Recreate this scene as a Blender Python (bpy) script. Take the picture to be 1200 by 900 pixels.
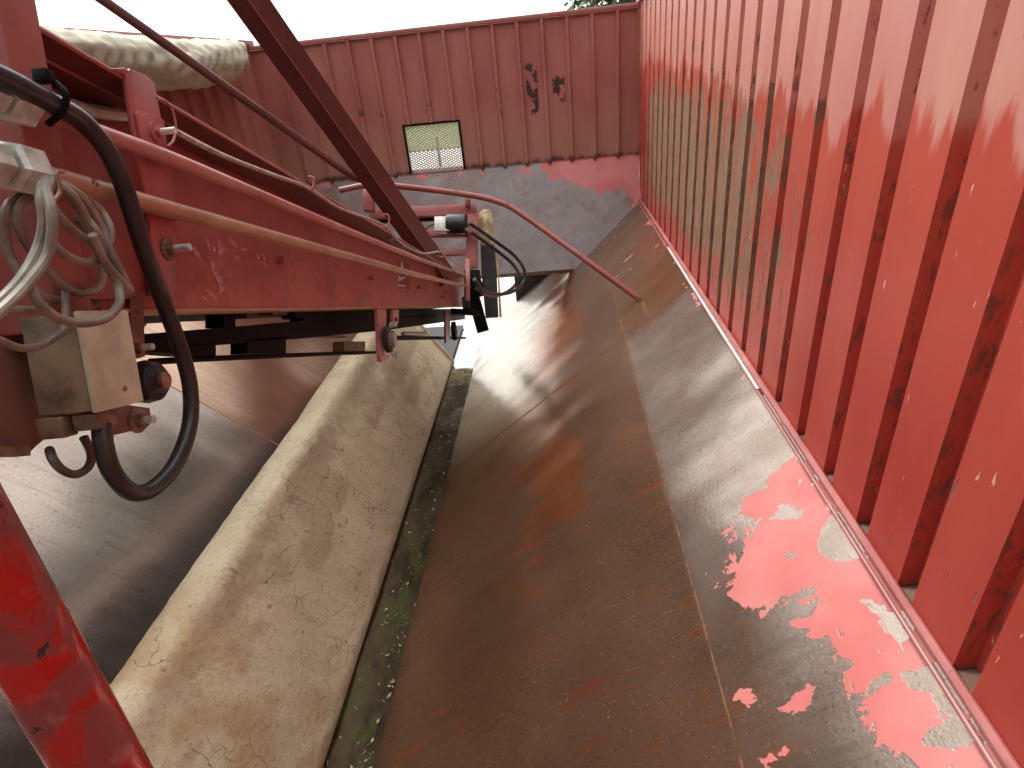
import bpy, bmesh, math, random
from mathutils import Vector, Matrix, noise as mnoise
rad = math.radians
random.seed(7)
for o in list(bpy.data.objects): bpy.data.objects.remove(o)
scene = bpy.context.scene
C = scene.collection

# ------------------------------------------------------------------ camera
FPX, YAW, PITCH, ROLL = 681.0, rad(-6.15), rad(28.6), rad(6.0)     # for a 1200 x 900 picture
def cam_axes():
    f = Vector((math.sin(YAW)*math.cos(PITCH), math.cos(YAW)*math.cos(PITCH), -math.sin(PITCH)))
    r = Vector((math.cos(YAW), -math.sin(YAW), 0)); d = f.cross(r)
    return r*math.cos(ROLL)+d*math.sin(ROLL), -r*math.sin(ROLL)+d*math.cos(ROLL), f
CR, CD, CF = cam_axes()
cam = bpy.data.objects.new('camera', bpy.data.cameras.new('camera')); C.objects.link(cam)
cam.data.sensor_width = 36.0; cam.data.lens = FPX/1200*36
cam.data.clip_start = 0.02; cam.data.clip_end = 2000
cam.matrix_world = Matrix(((CR.x, -CD.x, -CF.x, 0), (CR.y, -CD.y, -CF.y, 0), (CR.z, -CD.z, -CF.z, 0), (0, 0, 0, 1)))
scene.camera = cam
scene.render.resolution_x, scene.render.resolution_y = 1024, 768

# ------------------------------------------------------------------ light: bright overcast
SUN_EL, SUN_AZ = 58, -35          # azimuth measured from +Y towards +X
w = bpy.data.worlds.new('World'); scene.world = w; w.use_nodes = True
nt = w.node_tree; nt.nodes.clear()
sky = nt.nodes.new('ShaderNodeTexSky'); sky.sky_type = 'NISHITA'; sky.sun_disc = False
sky.sun_elevation = rad(SUN_EL); sky.sun_rotation = rad(SUN_AZ)
sky.air_density = 1.6; sky.dust_density = 6.0; sky.ozone_density = 1.0
hs = nt.nodes.new('ShaderNodeHueSaturation'); hs.inputs['Saturation'].default_value = 0.12
bg = nt.nodes.new('ShaderNodeBackground'); bg.inputs[1].default_value = 0.15
out = nt.nodes.new('ShaderNodeOutputWorld')
cl = nt.nodes.new('ShaderNodeMix'); cl.data_type = 'RGBA'; cl.inputs[0].default_value = 0.7      # closed cloud deck over the clear sky
cl.inputs[7].default_value = (9.0, 9.1, 9.3, 1)
nt.links.new(sky.outputs[0], hs.inputs['Color']); nt.links.new(hs.outputs[0], cl.inputs[6]); nt.links.new(cl.outputs[2], bg.inputs[0]); nt.links.new(bg.outputs[0], out.inputs[0])
sl = bpy.data.lights.new('sun', 'SUN'); sl.energy = 1.2; sl.angle = rad(25); sl.color = (1, .96, .9)
so = bpy.data.objects.new('sun', sl); C.objects.link(so)
sd = Vector((math.sin(rad(SUN_AZ))*math.cos(rad(SUN_EL)), math.cos(rad(SUN_AZ))*math.cos(rad(SUN_EL)), math.sin(rad(SUN_EL))))
so.rotation_euler = sd.to_track_quat('Z', 'Y').to_euler()
vs = scene.view_settings; vs.view_transform = 'Standard'; vs.look = 'None'; vs.gamma = 1; vs.use_curve_mapping = False
vs.exposure = 0.95
scene.cycles.max_bounces = 6; scene.cycles.diffuse_bounces = 3; scene.cycles.glossy_bounces = 3; scene.cycles.transmission_bounces = 2
scene.cycles.use_denoising = True; scene.cycles.use_adaptive_sampling = True; scene.cycles.adaptive_threshold = .03

# ------------------------------------------------------------------ pixel helpers (distance always from a plane of the place)
def ray(px, py): return ((px-600)*CR + (py-450)*CD + FPX*CF).normalized()
def on(px, py, ax, val):
    r = ray(px, py); return r*(val/r[ax])
def onpl(px, py, n, d):
    r = ray(px, py); return r*(d/Vector(n).dot(r))
def depth(px, py, z): return ((px-600)*CR + (py-450)*CD + FPX*CF)*(z/FPX)

# ------------------------------------------------------------------ material helper
class NT:
    def __init__(s, name):
        s.m = bpy.data.materials.new(name); s.m.use_nodes = True; s.t = s.m.node_tree; s.t.nodes.clear()
        s.o = s.t.nodes.new('ShaderNodeOutputMaterial'); s.b = s.t.nodes.new('ShaderNodeBsdfPrincipled')
        s.t.links.new(s.b.outputs[0], s.o.inputs[0]); s._p = None
    def n(s, typ): return s.t.nodes.new(typ)
    def set(s, sock, v):
        if isinstance(v, bpy.types.NodeSocket): s.t.links.new(v, sock)
        elif v is not None:
            if isinstance(v, tuple) and len(v) == 3 and sock.type == 'RGBA': v = (*v, 1)
            sock.default_value = v
    def pos(s):
        if not s._p:
            g = s.n('ShaderNodeNewGeometry'); s._g = g; x = s.n('ShaderNodeSeparateXYZ'); s.t.links.new(g.outputs['Position'], x.inputs[0]); s._p = (x.outputs[0], x.outputs[1], x.outputs[2], g.outputs['Position'])
        return s._p
    def ma(s, op, a, b=None, c=None, clamp=False):
        m = s.n('ShaderNodeMath'); m.operation = op; m.use_clamp = clamp
        s.set(m.inputs[0], a); s.set(m.inputs[1], b)
        if c is not None: s.set(m.inputs[2], c)
        return m.outputs[0]
    def vec(s, x, y, z):
        c = s.n('ShaderNodeCombineXYZ'); s.set(c.inputs[0], x); s.set(c.inputs[1], y); s.set(c.inputs[2], z); return c.outputs[0]
    def sc(s, sx, sy, sz, off=0.0):
        p = s.pos(); return s.vec(s.ma('MULTIPLY_ADD', p[0], sx, off), s.ma('MULTIPLY_ADD', p[1], sy, off), s.ma('MULTIPLY_ADD', p[2], sz, off))
    def noise(s, v=None, scale=5.0, det=3.0, ro=.55, dist=0.0):
        k = s.n('ShaderNodeTexNoise'); s.set(k.inputs['Vector'], v if v is not None else s.pos()[3])
        k.inputs['Scale'].default_value = scale; k.inputs['Detail'].default_value = min(det, 4.0); k.inputs['Roughness'].default_value = ro; k.inputs['Distortion'].default_value = dist
        return k.outputs['Fac']
    def voro(s, v=None, scale=5.0, feat='F1', rnd=1.0):
        k = s.n('ShaderNodeTexVoronoi'); k.feature = feat; s.set(k.inputs['Vector'], v if v is not None else s.pos()[3])
        k.inputs['Scale'].default_value = scale; k.inputs['Randomness'].default_value = rnd
        return k.outputs['Distance']
    def ss(s, v, a, b, lo=0.0, hi=1.0):
        k = s.n('ShaderNodeMapRange'); k.interpolation_type = 'SMOOTHSTEP'
        s.set(k.inputs[0], v)
        if a > b: a, b, lo, hi = b, a, hi, lo
        for i, q in enumerate((a, b, lo, hi)): k.inputs[i+1].default_value = q
        return k.outputs[0]
    def mix(s, f, a, b):
        k = s.n('ShaderNodeMix'); k.data_type = 'RGBA'
        s.set(k.inputs[0], f); s.set(k.inputs[6], a); s.set(k.inputs[7], b); return k.outputs[2]
    def mixf(s, f, a, b):
        k = s.n('ShaderNodeMix'); k.data_type = 'FLOAT'
        s.set(k.inputs[0], f); s.set(k.inputs[2], a); s.set(k.inputs[3], b); return k.outputs[0]
    def curve(s, v, pts, lo, hi):       # piecewise linear lookup of pts [(v, value)] for v in lo..hi
        k = s.n('ShaderNodeValToRGB'); e = k.color_ramp.elements
        vals = [q for _, q in pts]; a, b = min(vals), max(vals)
        for i, (t, q) in enumerate(pts):
            if i < 2: el = e[i]; el.position = (t-lo)/(hi-lo)
            else: el = e.new((t-lo)/(hi-lo))
            g = (q-a)/(b-a); el.color = (g, g, g, 1)
        s.set(k.inputs[0], s.ma('DIVIDE', s.ma('SUBTRACT', v, lo), hi-lo))
        return s.ma('MULTIPLY_ADD', k.outputs[0], b-a, a)
    def mul(s, a, b): return s.ma('MULTIPLY', a, b)
    def add(s, a, b): return s.ma('ADD', a, b)
    def bump(s, h, strength=.3, dist=.01, nrm=None):
        k = s.n('ShaderNodeBump'); k.inputs['Strength'].default_value = strength; k.inputs['Distance'].default_value = dist
        s.set(k.inputs['Height'], h)
        if nrm: s.set(k.inputs['Normal'], nrm)
        return k.outputs[0]
    def fin(s, col, rough=.5, metal=0.0, nrm=None, spec=None, coat=None, crough=.1):
        s.set(s.b.inputs['Base Color'], col); s.set(s.b.inputs['Roughness'], rough); s.set(s.b.inputs['Metallic'], metal)
        if nrm: s.set(s.b.inputs['Normal'], nrm)
        if spec is not None: s.set(s.b.inputs['Specular IOR Level'], spec)
        if coat is not None: s.set(s.b.inputs['Coat Weight'], coat); s.b.inputs['Coat Roughness'].default_value = crough
        return s.m

# ------------------------------------------------------------------ materials
def m_right_wall(name, groove=False):
    s = NT(name); x, y, z, p = s.pos()
    jag = s.noise(s.sc(1, 9, .9), 1.0, 6, .62)
    b = s.add(s.add(z, .165), s.mul(s.ma('SUBTRACT', jag, .5), 0.50)); b = s.add(b, s.mul(s.ss(y, 1.8, 4.0), -.10))
    up = s.ss(b, -.02, .03)
    red = s.mix(s.ss(s.noise(s.sc(3, 3, 1.2), 1.3, 5), .3, .7), (.40, .046, .034), (.46, .072, .050))
    red = s.mix(s.mul(s.ss(z, -.75, -.15), .4), red, (.52, .11, .065))
    pink = s.mix(s.ss(s.noise(s.sc(1, 5, 1.2), 2, 4), .3, .75), (.53, .195, .16), (.56, .26, .195))
    col = s.mix(up, red, pink)
    # brown peeled area on the far half
    wy = s.mul(s.ss(y, 1.25, 2.4), s.ss(y, 4.8, 4.3)); wz = s.mul(s.ss(z, -1.08, -.72), s.ss(z, .08, -.38))
    pn = s.add(s.mul(s.noise(s.sc(2, 14, 3.2), 1.4, 4, .72), .95), s.mul(s.mul(wy, wz), .30))
    if groove: pn = s.add(pn, s.mul(s.ss(z, .15, -.25), .06))
    pn = s.add(pn, s.mul(s.ma('SUBTRACT', s.noise(s.sc(20, 26, 14), 1.3, 3, .7), .5), .30)); peel = s.ss(pn, .66, .71)
    brown = s.mix(s.noise(s.sc(8, 8, 3), 3, 5), (.14, .078, .045), (.27, .165, .10))
    col = s.mix(peel, col, brown)
    fl = s.ss(s.noise(s.sc(60, 60, 16), 1, 3, .6), .70, .72)      # pale flakes
    col = s.mix(s.mul(fl, s.ss(z, .1, -.2)), col, (.68, .36, .31))
    ch = s.ss(s.noise(s.sc(22, 22, 11, 3.3), 1, 3, .6), .735, .75)   # dark rust chips
    col = s.mix(ch, col, (.07, .03, .022))
    st = s.ss(s.noise(s.sc(8, 46, .7), 1, 3), .62, .8)
    col = s.mix(s.mul(st, .25), col, (.36, .15, .09)); col = s.mix(s.mul(s.mul(wy, wz), s.ss(s.noise(s.sc(6, 30, 9), 1, 3), .35, .7, 0, .6)), col, (.34, .17, .09))
    if groove:
        ru = s.ss(s.add(s.noise(s.sc(26, 26, 9, 9.1), 1.6, 4, .75), s.mul(s.ss(z, .0, -.5), .06)), .57, .66)
        col = s.mix(s.mul(ru, .85), col, (.15, .06, .04))
    h = s.add(s.mul(s.ma('SUBTRACT', 1.0, peel), .8), s.add(s.mul(fl, .6), s.mul(s.noise(s.sc(40, 40, 20), 1, 3), .12)))
    ro = s.mixf(peel, s.mixf(up, .38, .5), .7)
    return s.fin(col, ro, 0, s.bump(h, .5, .003), .45)

def m_back_wall(name):
    s = NT(name); x, y, z, p = s.pos()
    g = s.noise(s.sc(3, 3, 1.5), 1.2, 5)
    col = s.mix(s.ss(g, .3, .7), (.35, .108, .090), (.42, .155, .122))
    bw = s.ss(s.add(z, s.mul(s.noise(s.sc(4, 1, 1), 1, 4), .6)), .15, -.35)
    col = s.mix(s.mul(bw, .55), col, (.42, .235, .165))
    streak = s.ss(s.noise(s.sc(34, 1, 1.0), 1, 4), .5, .8); col = s.mix(s.mul(streak, .3), col, (.48, .23, .20))
    # chips: clusters
    c1 = s.ss(s.noise(s.sc(11, 1, 9, 5.0), 1, 6, .66), .60, .62)
    rgn = s.ma('MAXIMUM', s.mul(s.mul(s.ss(x, -.20, -.18), s.ss(x, -.09, -.11)), s.mul(s.ss(z, -.38, -.33), s.ss(z, .02, -.02))), s.mul(s.mul(s.ss(x, .0, .02), s.ss(x, .115, .095)), s.mul(s.ss(z, -.30, -.26), s.ss(z, -.09, -.12))))
    rgn2 = s.mul(s.mul(s.ss(x, -1.75, -1.6), s.ss(x, -.3, -.36)), s.mul(s.ss(z, -.36, -.3), s.ss(z, -.18, -.23)))
    rgn3 = s.ss(s.add(z, s.mul(s.noise(s.sc(13, 1, 1), 1, 4), .14)), -.60, -.64)
    c2 = s.ss(s.noise(s.sc(15, 1, 11, 2.0), 1, 4, .66), .49, .50)
    chips = s.ma('MAXIMUM', s.ma('MAXIMUM', s.mul(c2, rgn), s.mul(c1, rgn2)), s.mul(rgn3, .85))
    c3 = s.ss(s.noise(s.sc(20, 1, 16, 8.0), 1, 4), .735, .75)
    chips = s.ma('MAXIMUM', chips, c3)
    col = s.mix(chips, col, (.055, .028, .022))
    h = s.add(s.mul(s.ma('SUBTRACT', 1.0, chips), 1.0), s.mul(s.noise(None, 60, 3), .1))
    return s.fin(col, .5, 0, s.bump(h, .4, .003), .4)

def m_plate(name, side):
    """worn hopper sheet: bare rusty polished steel with remains of red paint"""
    s = NT(name); x, y, z, p = s.pos()
    big = s.noise(s.sc(1.4, 1.4, 1.4), 1, 5, .6)
    fine = s.noise(None, 160, 3, .6)
    stv = s.sc(4.0, 42, 4.0); streak = s.noise(stv, 1, 5, .65)
    brown = s.mix(s.ss(big, .3, .7), (.175, .088, .050), (.25, .138, .082))
    brown = s.mix(s.mul(s.ss(fine, .35, .75), .5), brown, (.32, .21, .14))
    if side == 'right':
        orw = s.mul(s.mul(s.ss(x, -.32, -.1), s.ss(x, .12, -.02)), s.mul(s.ss(y, 1.6, 1.85), s.ss(y, 2.6, 2.2)))
        orw = s.ma('MAXIMUM', orw, s.mul(s.mul(s.ss(y, 2.85, 3.3), s.ss(y, 4.6, 4.2)), s.mul(s.ss(x, -.35, -.15), s.ss(x, .2, .0))))
        orange = s.ss(s.add(s.noise(s.sc(4, 16, 4, 2.2), 1.1, 6, .66), s.mul(orw, .22)), .56, .68)
        col = s.mix(s.mul(orange, .85), brown, (.34, .105, .038))
        up = s.ss(x, .30, .335)
        grey = s.mix(s.ss(s.noise(s.sc(6, 6, 6), 1, 5), .3, .7), (.25, .19, .15), (.34, .285, .24))
        gw = s.mul(up, s.ss(s.add(y, s.mul(big, .5)), 3.1, 2.95))
        lowb = s.mul(s.ss(s.add(x, s.mul(big, .25)), .62, .5), s.ss(y, 1.3, .8))
        gw = s.mul(gw, s.ma('SUBTRACT', 1.0, s.mul(lowb, .8)))
        col = s.mix(gw, col, grey)
        tan = s.mul(up, s.ss(y, 2.85, 2.87)); col = s.mix(s.mul(tan, .6), col, (.27, .135, .065))
        lx = s.curve(y, [(.3, .60), (.57, .62), (.66, .575), (.76, .55), (.86, .56), (1.0, .505), (1.09, .41), (1.2, .44), (1.29, .48), (1.36, .56), (1.42, .70)], 0, 2)
        rn = s.noise(s.sc(1, 1, 1, 4.0), 10, 4, .62, .9)
        pm = s.add(s.add(s.ma('SUBTRACT', x, lx), .035), s.mul(s.ma('SUBTRACT', rn, .5), .32))
        paint = s.ss(pm, .0, .004)
        hol = s.add(s.noise(s.sc(1, 1, 1, 2.7), 11, 3, .5, .3), s.mul(s.ss(x, .585, .64), .085))
        paint = s.mul(paint, s.ss(hol, .612, .608))
        sp = s.ss(s.add(s.noise(s.sc(8, 22, 8, 6.0), 1, 4), s.mul(s.mul(s.ss(y, 3.1, 3.6), s.ss(x, .05, .25)), .4)), 1.07, 1.08); paint = s.ma('MAXIMUM', paint, sp)
        sp2 = s.ss(s.add(s.noise(s.sc(9, 14, 9, 1.5), 1, 4, .65), s.mul(s.mul(s.ss(y, 1.05, .8), s.mul(s.ss(x, .27, .36), s.ss(x, .53, .45))), .4)), .955, .963); paint = s.ma('MAXIMUM', paint, sp2)
        pol = s.mul(s.ss(y, 2.7, 3.4), s.ss(s.add(x, s.mul(big, .3)), .15, -.2)); col = s.mix(s.mul(pol, .85), col, (.74, .70, .64))
    elif side == 'left':
        col = s.mix(.6, brown, (.47, .42, .38)); col = s.mix(s.ss(y, 2.46, 2.48), col, s.mix(.6, col, (.50, .30, .18))); paint = None
    else:
        grey = s.mix(s.ss(s.noise(s.sc(5, 5, 5), 1, 5), .3, .7), (.20, .172, .165), (.26, .23, .22))
        brn = s.ss(s.add(s.noise(s.sc(7, 7, 7), 1, 5), s.mul(s.ss(x, -.38, -.9), .16)), .55, .66)
        col = s.mix(s.mul(brn, .7), grey, (.20, .12, .095))
        tw = s.ss(s.add(z, s.mul(s.ss(x, -.1, .5), .12)), -.98, -.73)
        sw = s.mul(s.ss(x, -.62, -.42), s.ss(x, -.375, -.385)); sw = s.mul(sw, s.ss(z, -1.3, -.9))
        rw = s.ma('MAXIMUM', tw, s.mul(sw, .8)); cw = s.mul(s.ss(x, .5, .62), .9); rw = s.ma('MAXIMUM', rw, cw)
        pm = s.add(s.mul(s.noise(s.sc(1, 1, 1, 3.0), 7, 7, .6), .8), s.mul(rw, .38))
        pm = s.add(pm, s.mul(s.ss(x, -.2, .1, -.16, .06), tw))
        paint = s.ss(pm, .66, .67)
    scr = s.ss(s.noise(s.sc(7, 120, 7, 1.1), 1, 2, .5), .74, .80)
    scr = s.mul(scr, s.ss(s.noise(s.sc(9, 3, 9), 1.2, 2), .5, .66))
    col = s.mix(s.mul(scr, .6), col, (.55, .48, .40))
    if side == 'left': col = s.mix(s.mul(s.ss(s.noise(s.sc(30, 90, 30, .7), 1, 2), .62, .72), .5), col, (.34, .2, .12))
    col = s.mix(s.mul(s.ss(streak, .45, .75), .15), col, (.10, .055, .035))
    spk = s.ss(s.noise(None, 75, 2, .5), .66, .76); col = s.mix(s.mul(spk, .6), col, (.45, .36, .26))
    pit = s.ss(s.noise(None, 110, 3, .7), .42, .30); col = s.mix(s.mul(pit, .55), col, (.06, .035, .022))
    metal = {'left': .92, 'right': .68, 'back': .15}[side]
    ro = s.ss(s.add(s.mul(streak, .5), s.mul(big, .5)), .3, .7, *((.13, .21) if side == 'left' else (.11, .25))) if side != 'back' else .5
    h = s.add(s.mul(fine, .45), s.mul(s.noise(None, 70, 3, .6), .7))
    if paint is not None:
        if side == 'right': paint = s.mul(paint, s.ss(x, .668, .665)); col = s.mix(s.ss(x, .665, .668), col, (.09, .042, .025))
        pc = s.mix(s.ss(s.noise(None, 4, 4), .35, .65), (.50, .11, .095), (.54, .17, .15))
        col = s.mix(paint, col, pc); metal = s.mul(s.ma('SUBTRACT', 1.0, paint), metal)
        ro = s.mixf(paint, ro, .5); h = s.add(s.mul(h, s.ma('SUBTRACT', 1.0, s.mul(paint, .75))), s.mul(paint, 1.1))
    wav = s.bump(s.noise(s.sc(1.6, 3.2, 1.6, 2.5), 1, 1, .4), 1.0, {'left': .012, 'right': .022, 'back': .008}[side])
    return s.fin(col, s.add(ro, s.mul(fine, .08)), metal, s.bump(h, {'left': .05, 'right': .22, 'back': .4}[side], .0024, wav), .6)

def m_ridge():
    s = NT('caked_clay'); x, y, z, p = s.pos()
    n = s.noise(None, 3, 6, .6); f = s.noise(None, 55, 4, .65)
    col = s.mix(s.ss(n, .3, .7), (.50, .42, .28), (.62, .535, .375))
    stain_shade = s.ss(s.add(s.noise(s.sc(2.5, 1.2, 2.5, 3.0), 1.5, 6, .6), s.add(s.mul(s.mul(s.ss(x, -1.36, -1.30), s.ss(x, -1.12, -1.22)), .10), s.mul(s.ss(y, 2.7, 3.9), .09))), .54, .66)  # clay stain plus painted shade beside the crest and under the boom
    col = s.mix(s.mul(stain_shade, .5), col, (.30, .21, .13))
    near = s.mul(s.ss(y, 1.7, 1.1), s.ss(s.noise(None, 4.5, 5), .42, .6)); col = s.mix(s.mul(near, .6), col, (.42, .26, .12))
    blot = s.mul(s.ss(s.noise(None, 26, 5, .7), .58, .66), s.ss(s.noise(s.sc(1, 1, 1, 5.0), 3.2, 4), .5, .62)); col = s.mix(s.mul(blot, .6), col, (.17, .105, .06))
    wv = s.n('ShaderNodeVectorMath'); wv.operation = 'ADD'; s.t.links.new(p, wv.inputs[0])
    nz = s.n('ShaderNodeTexNoise'); nz.inputs['Scale'].default_value = 7; nz.inputs['Detail'].default_value = 5; s.t.links.new(p, nz.inputs['Vector'])
    sc = s.n('ShaderNodeVectorMath'); sc.operation = 'SCALE'; sc.inputs['Scale'].default_value = .22; s.t.links.new(nz.outputs['Color'], sc.inputs[0]); s.t.links.new(sc.outputs[0], wv.inputs[1])
    cr = s.ss(s.voro(wv.outputs[0], 6.5, 'DISTANCE_TO_EDGE'), .007, .001); cr = s.mul(cr, s.ss(s.noise(s.sc(1, 1, 1, 8), 2.2, 3), .48, .58))
    col = s.mix(s.mul(cr, .75), col, (.12, .075, .04))
    col = s.mix(s.mul(s.ss(f, .5, .72), .45), col, (.25, .19, .115)); col = s.mix(s.mul(s.ss(s.noise(None, 130, 3, .7), .5, .7), .4), col, (.30, .22, .13))
    h = s.add(s.mul(f, .6), s.add(s.mul(n, 1.5), s.mul(cr, -1.4)))
    return s.fin(col, .85, 0, s.bump(h, .8, .006), .2)

def m_belt():
    s = NT('muddy_belt'); x, y, z, p = s.pos()
    n = s.noise(s.sc(6, 3, 6), 1, 6, .65); f = s.noise(None, 60, 4, .7)
    col = s.mix(s.ss(n, .35, .65), (.030, .022, .013), (.075, .055, .032))
    moss = s.mul(s.ss(s.noise(s.sc(9, 4, 9, 2), 1, 5, .65), .5, .6), s.ss(s.ma('ABSOLUTE', s.ma('SUBTRACT', y, 1.75)), .75, .35))
    col = s.mix(s.mul(moss, .75), col, (.06, .075, .02))
    col = s.mix(s.mul(s.ss(f, .62, .78), .35), col, (.15, .125, .085))
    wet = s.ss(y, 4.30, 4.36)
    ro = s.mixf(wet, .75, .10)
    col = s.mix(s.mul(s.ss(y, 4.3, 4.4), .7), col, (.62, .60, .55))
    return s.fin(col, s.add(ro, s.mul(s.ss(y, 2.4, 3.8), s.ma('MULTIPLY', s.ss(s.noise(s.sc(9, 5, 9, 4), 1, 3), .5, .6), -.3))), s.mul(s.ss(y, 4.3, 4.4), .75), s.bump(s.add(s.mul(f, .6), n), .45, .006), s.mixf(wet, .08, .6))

def m_paint(name, c1, c2, chip=.715, rough=.4, rust=(.09, .04, .028), scale=1.0, dirt=.25, spec=.5):
    s = NT(name); x, y, z, p = s.pos()
    col = s.mix(s.ss(s.noise(None, 6*scale, 5, .6), .3, .7), c1, c2)
    col = s.mix(s.mul(s.ss(s.noise(s.sc(1, 1, 1, 3.1), 22*scale, 5, .65), .5, .72), dirt), col, tuple(.5*q+.03 for q in c1))
    ch = s.ss(s.noise(s.sc(1, 1, 1, 7.7), 28*scale, 5, .62), chip, chip+.015)
    col = s.mix(ch, col, rust)
    gr = s.ss(s.noise(s.sc(1, 1, 3, 9.0), 3.5*scale, 4, .7), .48, .68); col = s.mix(s.mul(gr, dirt*.9), col, (.13, .055, .042))
    sc = s.ss(s.noise(s.sc(1, 1, 1, 5.0), 60*scale, 3), .72, .76); col = s.mix(s.mul(sc, .35), col, tuple(min(.8, q*1.2+.16) for q in c2))
    h = s.add(s.ma('SUBTRACT', 1.0, ch), s.mul(s.noise(None, 120*scale, 3), .2))
    return s.fin(col, s.mixf(ch, rough, .8), 0, s.bump(h, .45, .0015), spec)

def m_plain(name, col, rough=.5, metal=0.0, var=.25, scale=30, bump=.2, spec=.5, dist=.002):
    s = NT(name)
    n = s.noise(None, scale, 5, .6)
    c = s.mix(s.ss(n, .3, .7), tuple(q*(1-var) for q in col), tuple(min(1, q*(1+var)) for q in col))
    return s.fin(c, rough, metal, s.bump(n, bump, dist), spec)

M = {}
M['rwall'] = m_right_wall('red_wall_paint'); M['rgroove'] = m_right_wall('red_groove_paint', True)
M['bwall'] = m_back_wall('maroon_wall_paint')
M['plate_r'] = m_plate('rusty_plate', 'right'); M['plate_l'] = m_plate('polished_plate', 'left'); M['plate_b'] = m_plate('grey_plate', 'back')
M['ridge'] = m_ridge(); M['belt'] = m_belt()
M['boom'] = m_paint('boom_red', (.37, .070, .064), (.45, .13, .115), .70, .42, dirt=.55)
M['post'] = m_paint('post_red', (.36, .10, .09), (.42, .15, .13), .70, .5, dirt=.5)
M['mount'] = m_paint('mount_dirty_red', (.17, .07, .055), (.24, .12, .09), .62, .6, dirt=.6)
M['maroon_shaded'] = m_paint('maroon_shaded_paint', (.12, .028, .028), (.165, .045, .042), .74, .38)  # shade of the guard and strut undersides is put into this colour
M['frame'] = m_paint('frame_red', (.36, .095, .085), (.44, .15, .13), .70, .5)
M['pipe_red'] = m_paint('pipe_red', (.46, .15, .13), (.50, .24, .20), .66, .42, rust=(.11, .045, .035), scale=1.6)
M['pipe_tan'] = m_paint('pipe_tan', (.42, .17, .105), (.45, .29, .16), .70, .42, rust=(.14, .06, .035), scale=1.2, dirt=.35)
M['rail'] = m_paint('rail_red', (.50, .028, .018), (.42, .05, .04), .66, .22, rust=(.045, .025, .02), scale=.8, dirt=.45)
def m_rail():
    s = NT('rail_red'); v = s.sc(1, 1, 1)
    film = s.ss(s.noise(v, 13, 5, .6, .6), .46, .56)
    col = s.mix(film, (.40, .016, .011), (.22, .042, .036))
    col = s.mix(s.mul(s.ss(s.noise(None, 40, 4), .55, .7), .35), col, (.42, .2, .15))
    ch = s.ss(s.noise(s.sc(1, 1, 1, 6), 30, 4, .6), .645, .66); col = s.mix(ch, col, (.04, .022, .018))
    return s.fin(col, s.mixf(s.ma('MAXIMUM', film, ch), .12, .5), 0, s.bump(s.add(s.mul(film, -.4), s.mul(ch, -1.0)), .5, .0012), .5)
M['rail'] = m_rail()
M['lever'] = m_paint('lever_red', (.27, .055, .048), (.32, .10, .085), .64, .45, rust=(.15, .06, .045), scale=.6)
M['rim'] = m_paint('rim_red', (.34, .10, .09), (.44, .17, .15), .66, .4, scale=.8)
M['rustweld'] = m_plain('rust_weld', (.20, .10, .05), .5, .4, .5, 40, .5)
M['flake'] = m_plain('paint_curl', (.58, .28, .25), .5, 0, .3, 60, .2)
M['black'] = m_plain('black_steel', (.004, .0035, .0035), .7, 0, .4, spec=.15)
M['rubber'] = m_plain('black_hose', (.022, .022, .021), .38, 0, .35, 60, .25)
M['hose_grey'] = m_plain('grey_hose', (.085, .078, .062), .4, 0, .4, 45, .3)
M['cable_grey'] = m_plain('grey_cable', (.22, .195, .155), .42, 0, .35, 40, .3)
M['nut'] = m_plain('dull_zinc', (.60, .66, .60), .4, .25, .35, 60, .4)
M['bolt'] = m_plain('rusty_bolt', (.26, .15, .11), .5, .3, .45, 90, .4)
M['boxlid'] = m_plain('box_lid_cream', (.51, .52, .37), .45, 0, .18, 40, .3)
M['boxbody_shaded'] = m_plain('box_body_shaded', (.20, .165, .105), .65, 0, .5, 35, .6)  # darker than the lid: shade of faces turned from the sky, painted in
M['gland'] = m_plain('brown_gland', (.16, .115, .07), .55, 0, .45, 60, .4)
M['canvas'] = m_plain('canvas', (.56, .52, .40), .85, 0, .16, 9, .5, .2, .01)
M['galv'] = m_plain('galvanised', (.74, .72, .66), .45, .5, .15, 80, .2)
M['zincwire'] = m_plain('pale_conduit', (.40, .36, .29), .4, .1, .35, 90, .3)
M['decal'] = m_plain('decal_dark_red', (.22, .03, .03), .4, 0, .2, 40)
M['white'] = m_plain('decal_white', (.72, .70, .66), .5, 0, .2, 60)
M['pulley'] = m_plain('rusty_cream', (.46, .36, .17), .5, 0, .5, 22, .3)
M['darkplate'] = m_plain('dark_grey_plate', (.035, .033, .030), .7, .0, .35, 25, .3)
M['concrete'] = m_plain('concrete', (.60, .58, .52), .85, 0, .15, .8, .1)
M['grass'] = m_plain('grass', (.15, .22, .045), .9, 0, .35, 2.0, .3)
M['bark'] = m_plain('bark', (.09, .065, .045), .9, 0, .35, 8, .6)
M['leaf'] = m_plain('leaf', (.045, .070, .022), .6, 0, .5, 1.1, .1)
M['moss'] = m_plain('moss', (.05, .085, .018), .9, 0, .5, 60, .5)
M['dryleaf'] = m_plain('dry_leaf', (.40, .32, .19), .75, 0, .4, 30, .3)
M['mud'] = m_plain('mud', (.13, .105, .055), .8, 0, .5, 30, .7, .3, .01)
M['render'] = m_plain('white_render', (.74, .72, .68), .8, 0, .06, 3, .1)
M['glass'] = m_plain('window_glass', (.05, .06, .07), .08, 0, .1, 3, 0)
M['roof'] = m_plain('roof_slate', (.14, .13, .13), .7, 0, .25, 5, .2)
M['sheetclad'] = m_plain('shed_cladding', (.10, .095, .085), .7, 0, .2, 2, .2)
M['steel'] = m_plain('grey_steel', (.33, .32, .30), .4, .5, .25, 50, .2)

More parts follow.
